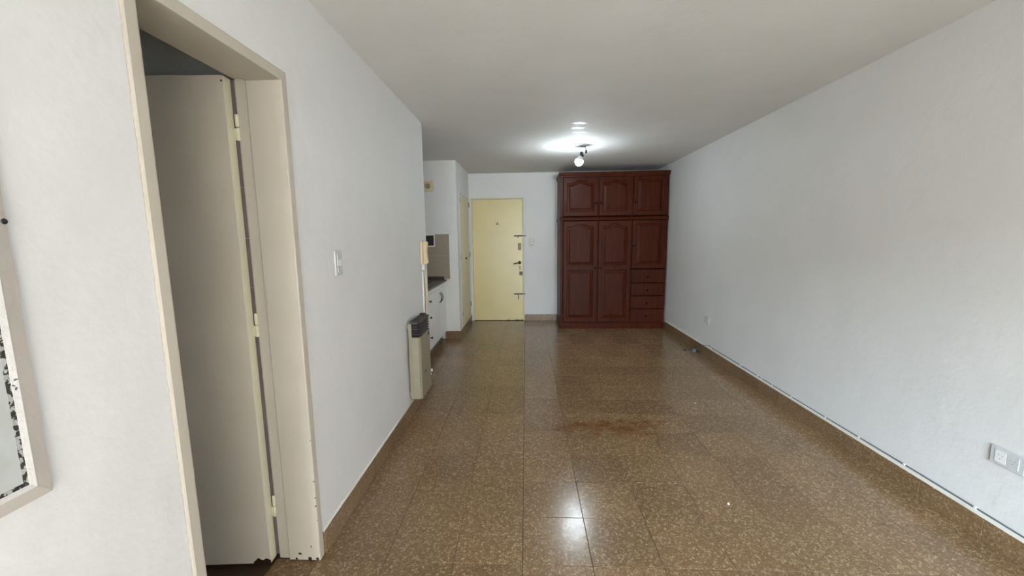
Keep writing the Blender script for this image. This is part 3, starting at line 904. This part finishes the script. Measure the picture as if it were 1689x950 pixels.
for k in range(5):
    z0 = zl + 0.002 + k * 0.0205
    lo, hi = scale_plan(0.0005), scale_plan(0.016)
    n = len(plan)
    # a sloping slat: bottom edge stands out, top edge leans in
    vs_ = [(x, y, z0) for x, y in lo] + [(x, y, z0 + 0.003) for x, y in lo] + [(x, y, z0 + 0.0105) for x, y in hi] + [(x, y, z0 + 0.006) for x, y in scale_plan(0.019)]
    fs_ = []
    for s in range(3):
        fs_ += [(s * n + i, s * n + (i + 1) % n, (s + 1) * n + (i + 1) % n, (s + 1) * n + i) for i in range(n)]
    fs_ += [tuple(3 * n + i for i in range(n)), tuple(range(n - 1, -1, -1))]
    MB().add(vs_, fs_).build('louvre', 'heaterdark', gr)
tp = MB()
tp.prism(plan, 'z', hh - 0.020, hh - 0.006)
tp.build('top_plate', 'heaterdark', ht)
ga = MB()
x_a, x_b, y_a, y_b = hx0 + 0.010, hx1 - 0.018, 0.035, hw_ - 0.075
ga.box(x_a - 0.006, x_b + 0.006, y_a - 0.008, y_a, hh - 0.006, hh, 0.001).box(x_a - 0.006, x_b + 0.006, y_b, y_b + 0.008, hh - 0.006, hh, 0.001)
ga.box(x_a - 0.006, x_a, y_a, y_b, hh - 0.006, hh, 0.001).box(x_b, x_b + 0.006, y_a, y_b, hh - 0.006, hh, 0.001)
go = ga.build('vent_rim', 'heaterdark', ht)
for k in range(9):
    yy = y_a + (k + 0.5) * (y_b - y_a) / 9
    MB().box(x_a, x_b, yy - 0.004, yy + 0.004, hh - 0.006, hh - 0.002).build('vent_bar', 'heaterdark', go)
MB().lathe([(0.026, 0), (0.026, 0.012), (0.022, 0.018), (0, 0.018)], (hx0 + 0.035, hw_ - 0.035, hh - 0.006), (0, 0, 1), 16).build('control_knob', 'black', ht)
MB().lathe([(0.016, 0), (0.014, 0.003), (0, 0.003)], (hx1, hw_ - 0.055, zl - 0.028), (1, 0, 0), 14).build('sight_glass', 'black', ht)
MB().box(hx1, hx1 + 0.0015, 0.105, 0.125, 0.175, 0.190).box(hx1, hx1 + 0.0015, 0.130, 0.152, 0.178, 0.193).build('badge', 'black', ht)
MB().tube([(hx0 + 0.03, 0.07, 0.0), (hx0 + 0.03, 0.07, -0.035)], 0.006, 8).build('burner_stub', 'chrome', ht)
# gas pipe and valve on the far side
MB().tube([(0.012, hw_ + 0.045, -0.09), (0.012, hw_ + 0.045, 0.10), (0.045, hw_ + 0.040, 0.115), (0.05, hw_ - 0.004, 0.115)], 0.008, 8).build('gas_pipe', 'whiteplastic', ht)
MB().lathe([(0.015, 0), (0.016, 0.02), (0.012, 0.045), (0, 0.047)], (0.058, hw_ + 0.035, 0.112), (1, 0, 0), 12).build('gas_valve', 'whiteplastic', ht)

# ------------------------------------------------------------------ intercom handset with its wiring
ic = thing('intercom', 'cream intercom handset hanging at the end of the left wall', 'intercom', (LX, 1.93, 1.165))
MB().box(0.0005, 0.022, -0.035, 0.050, 0.0, 0.20, 0.006).build('wall_base', 'creamplastic', ic)
hs_ = MB()
pr = []
for k in range(17):
    t = k / 16
    z = 0.004 + t * 0.192
    bow = 0.060 - 0.010 * math.sin(PI * t)
    if k in (0, 16): bow -= 0.010
    half = 0.024 - 0.004 * math.sin(PI * t)
    pr.append((z, bow, half))
vs_, fs_ = [], []
for z, bow, half in pr:
    for (xx, yy) in ((0.022, -half), (bow - 0.006, -half), (bow, -half + 0.006), (bow, half - 0.006), (bow - 0.006, half), (0.022, half)):
        vs_.append((xx, yy + 0.022, z))
for i in range(len(pr) - 1):
    for k in range(6):
        fs_.append((i * 6 + k, i * 6 + (k + 1) % 6, (i + 1) * 6 + (k + 1) % 6, (i + 1) * 6 + k))
fs_ += [tuple(range(5, -1, -1)), tuple((len(pr) - 1) * 6 + k for k in range(6))]
hs_.add(vs_, fs_, False).build('handset', 'creamplastic', ic)
MB().box(0.001, 0.026, -0.004, 0.026, -0.052, 0.0, 0.004).build('cord_boot', 'whiteplastic', ic)
cpts = [(0.020, 0.012, -0.05)]
for k in range(1, 24):
    t = k / 23
    cpts.append((0.018 + 0.010 * math.sin(t * PI), 0.012 + 0.035 * math.sin(t * PI * 0.9), -0.05 - 0.42 * t))
MB().tube(cpts, 0.0065, 8).build('handset_cord', 'creamplastic', ic)
tk = thing('cable_duct', 'narrow white cable duct running down below the intercom', 'duct', (LX, 1.955, 0.13))
MB().box(0.0005, 0.012, -0.022, -0.004, 0.0, 0.975, 0.002).build('cover', 'whiteplastic', tk)
MB().box(0.0005, 0.012, 0.085, 0.105, 0.0, 0.985, 0.002).build('cover', 'whiteplastic', tk)
MB().tube([(0.006, 0.055, 0.985), (0.006, 0.058, 0.5), (0.006, 0.055, 0.0)], 0.005, 8).build('wire', 'creamplastic', tk)

# ------------------------------------------------------------------ kitchen niche
CF, CT_ = -1.075, 0.80            # cabinet front plane, underside of the worktop
def base_unit(name, label, y0, y1, kind):
    root = thing(name, label, 'cabinet', (CF, y0, 0))
    w_ = y1 - y0
    b_ = MB()
    b_.box(KB - CF + 0.004, -0.020, 0.001, w_ - 0.001, 0.11, CT_ - 0.001)
    b_.build('body', 'cabinet', root)
    MB().box(KB - CF + 0.05, -0.07, 0.001, w_ - 0.001, 0.0, 0.109).build('toe_kick', 'granite', root)
    MB().box(-0.0195, -0.002, 0.001, w_ - 0.001, CT_ - 0.05, CT_ - 0.002, 0.0015).build('top_rail', 'cabinet', root)
    zt = CT_ - 0.054
    if kind == 'drawers':
        hs2 = [(0.115, 0.375), (0.379, 0.580), (0.584, zt)]
        for (a, c) in hs2:
            d_ = MB().box(-0.0195, 0.0, 0.002, w_ - 0.002, a, c, 0.0025).build('drawer', 'cabinet', root)
            MB().lathe([(0.008, 0), (0.006, 0.010), (0.014, 0.018), (0.012, 0.026), (0, 0.027)], (0.0, w_ / 2, (a + c) / 2 + 0.01), (1, 0, 0), 12).build('knob', 'brass', d_)
    else:
        n = 2
        for k in range(n):
            a, c = k * w_ / n + 0.002, (k + 1) * w_ / n - 0.002
            d_ = MB().box(-0.0195, 0.0, a, c, 0.115, zt, 0.0025).build('door', 'cabinet', root)
            hy = c - 0.035 if k == 0 else a + 0.035
            z0, z1 = zt - 0.175, zt - 0.045
            arc = [(0.0, hy, z0)] + [(0.004 + 0.026 * math.sin(PI * t), hy, z0 + (z1 - z0) * t) for t in [q / 8 for q in range(1, 8)]] + [(0.0, hy, z1)]
            MB().tube(arc, 0.0055, 8).build('bow_handle', 'brass', d_)
    return root
base_unit('base_cabinet', 'white two-door kitchen cabinet with dark bow handles beside the wall corner', 3.105, KY - 0.002, 'doors')
base_unit('drawer_cabinet', 'white kitchen drawer unit with small dark knobs', 2.735, 3.103, 'drawers')
base_unit('base_cabinet', 'white two-door kitchen cabinet hidden behind the left partition wall', LE + 0.002, 2.733, 'doors')
wt = thing('worktop', 'dark granite worktop over the white kitchen cabinets', 'worktop', (CF, LE, CT_))
MB().box(KB - CF + 0.001, 0.016, 0.001, KY - LE - 0.001, 0.0, 0.024, 0.003).build('slab', 'granite', wt)
MB().box(KB - CF + 0.001, -0.015, KY - LE - 0.022, KY - LE - 0.012, 0.0245, 0.066, 0.002).build('upstand', 'granite', wt)
MB().box(KB - CF + 0.001, KB - CF + 0.015, 0.001, KY - LE - 0.024, 0.0245, 0.066, 0.002).build('upstand', 'granite', wt)
hb = thing('hob', 'black hob on the dark kitchen worktop', 'hob', (-1.36, 3.30, CT_ + 0.0245))
MB().box(-0.22, 0.17, -0.24, 0.24, 0.0, 0.008, 0.003).build('plate', 'black', hb)
for oy_ in (-0.12, 0.12):
    MB().lathe([(0.055, 0), (0.055, 0.010), (0.03, 0.016), (0, 0.016)], (-0.02, oy_, 0.008), (0, 0, 1), 16).build('burner', 'granite', hb)
    for k in range(4):
        g_ = MB()
        a = k * PI / 2 + PI / 4
        g_.tube([(-0.02 + 0.10 * math.cos(a), oy_ + 0.10 * math.sin(a), 0.008), (-0.02 + 0.10 * math.cos(a), oy_ + 0.10 * math.sin(a), 0.032), (-0.02 + 0.03 * math.cos(a), oy_ + 0.03 * math.sin(a), 0.032)], 0.004, 6)
        g_.build('grate_arm', 'black', hb)
# taupe wall tiles on the far side of the niche, with a white edge bead
bs = thing('backsplash', 'taupe wall tiles above the kitchen worktop with a white edge strip', 'wall tiles', (-1.012, KY, 0.835))
for r_ in range(2):
    for c_ in range(3):
        x1_ = -0.300 * c_
        x0_ = max(x1_ - 0.298, KB + 1.012 + 0.002)
        if x1_ - x0_ < 0.02: continue
        MB().box(x0_, x1_, -0.009, -0.0005, r_ * 0.312 - (0.0 if r_ else 0.0), r_ * 0.312 + (0.310 if r_ == 0 else 0.288), 0.0015).build('tile', 'backsplash', bs)
MB().box(0.001, 0.014, -0.012, -0.0005, 0.0, 0.615, 0.002).build('edge_strip', 'whiteplastic', bs)
MB().box(KB + 1.012 + 0.002, 0.010, -0.011, -0.0005, 0.602, 0.615, 0.002).build('edge_strip', 'whiteplastic', bs)
bpn = thing('black_wall_plate', 'small black square plate with white frame on the taupe tiles', 'wall plate', (-1.285, KY - 0.0095, 1.27))
MB().box(-0.085, 0.085, -0.008, -0.0002, 0.0, 0.165, 0.003).build('frame', 'whiteplastic', bpn)
MB().box(-0.070, 0.070, -0.0095, -0.0082, 0.015, 0.150, 0.0005).build('face', 'black', bpn)
mt = thing('wall_vent', 'small square beige vent box high on the kitchen niche wall', 'vent', (-1.262, KY, 2.0))
MB().box(-0.065, 0.065, -0.030, -0.0005, 0.0, 0.132, 0.004).build('box', 'creamplastic', mt)
MB().lathe([(0.036, 0), (0.036, 0.004), (0.028, 0.006), (0.024, 0.003), (0, 0.003)], (-0.004, -0.030, 0.066), (0, -1, 0), 20).build('dial', 'heater', mt)

# ------------------------------------------------------------------ crumbs on the floor
def flake(label, x, y, s):
    m_ = MB().lathe([(s, 0.0), (s * 0.8, s * 0.35), (s * 0.3, s * 0.5), (0, s * 0.5)], (0, 0, 0), (0, 0, 1), 7)
    o = m_.build('paint_flake', 'whiteplastic', None, (x, y, 0.0002))
    o.scale = (1.3, 0.8, 1)
    o.rotation_euler = (0, 0, x * 7)
    tag(o, label, 'flake', 'paint flakes on the floor')
flake('white paint flake on the floor nearest the viewer', 1.07, 0.43, 0.008)
flake('tiny white paint flake on the floor out toward the wardrobe', 1.42, 1.72, 0.007)
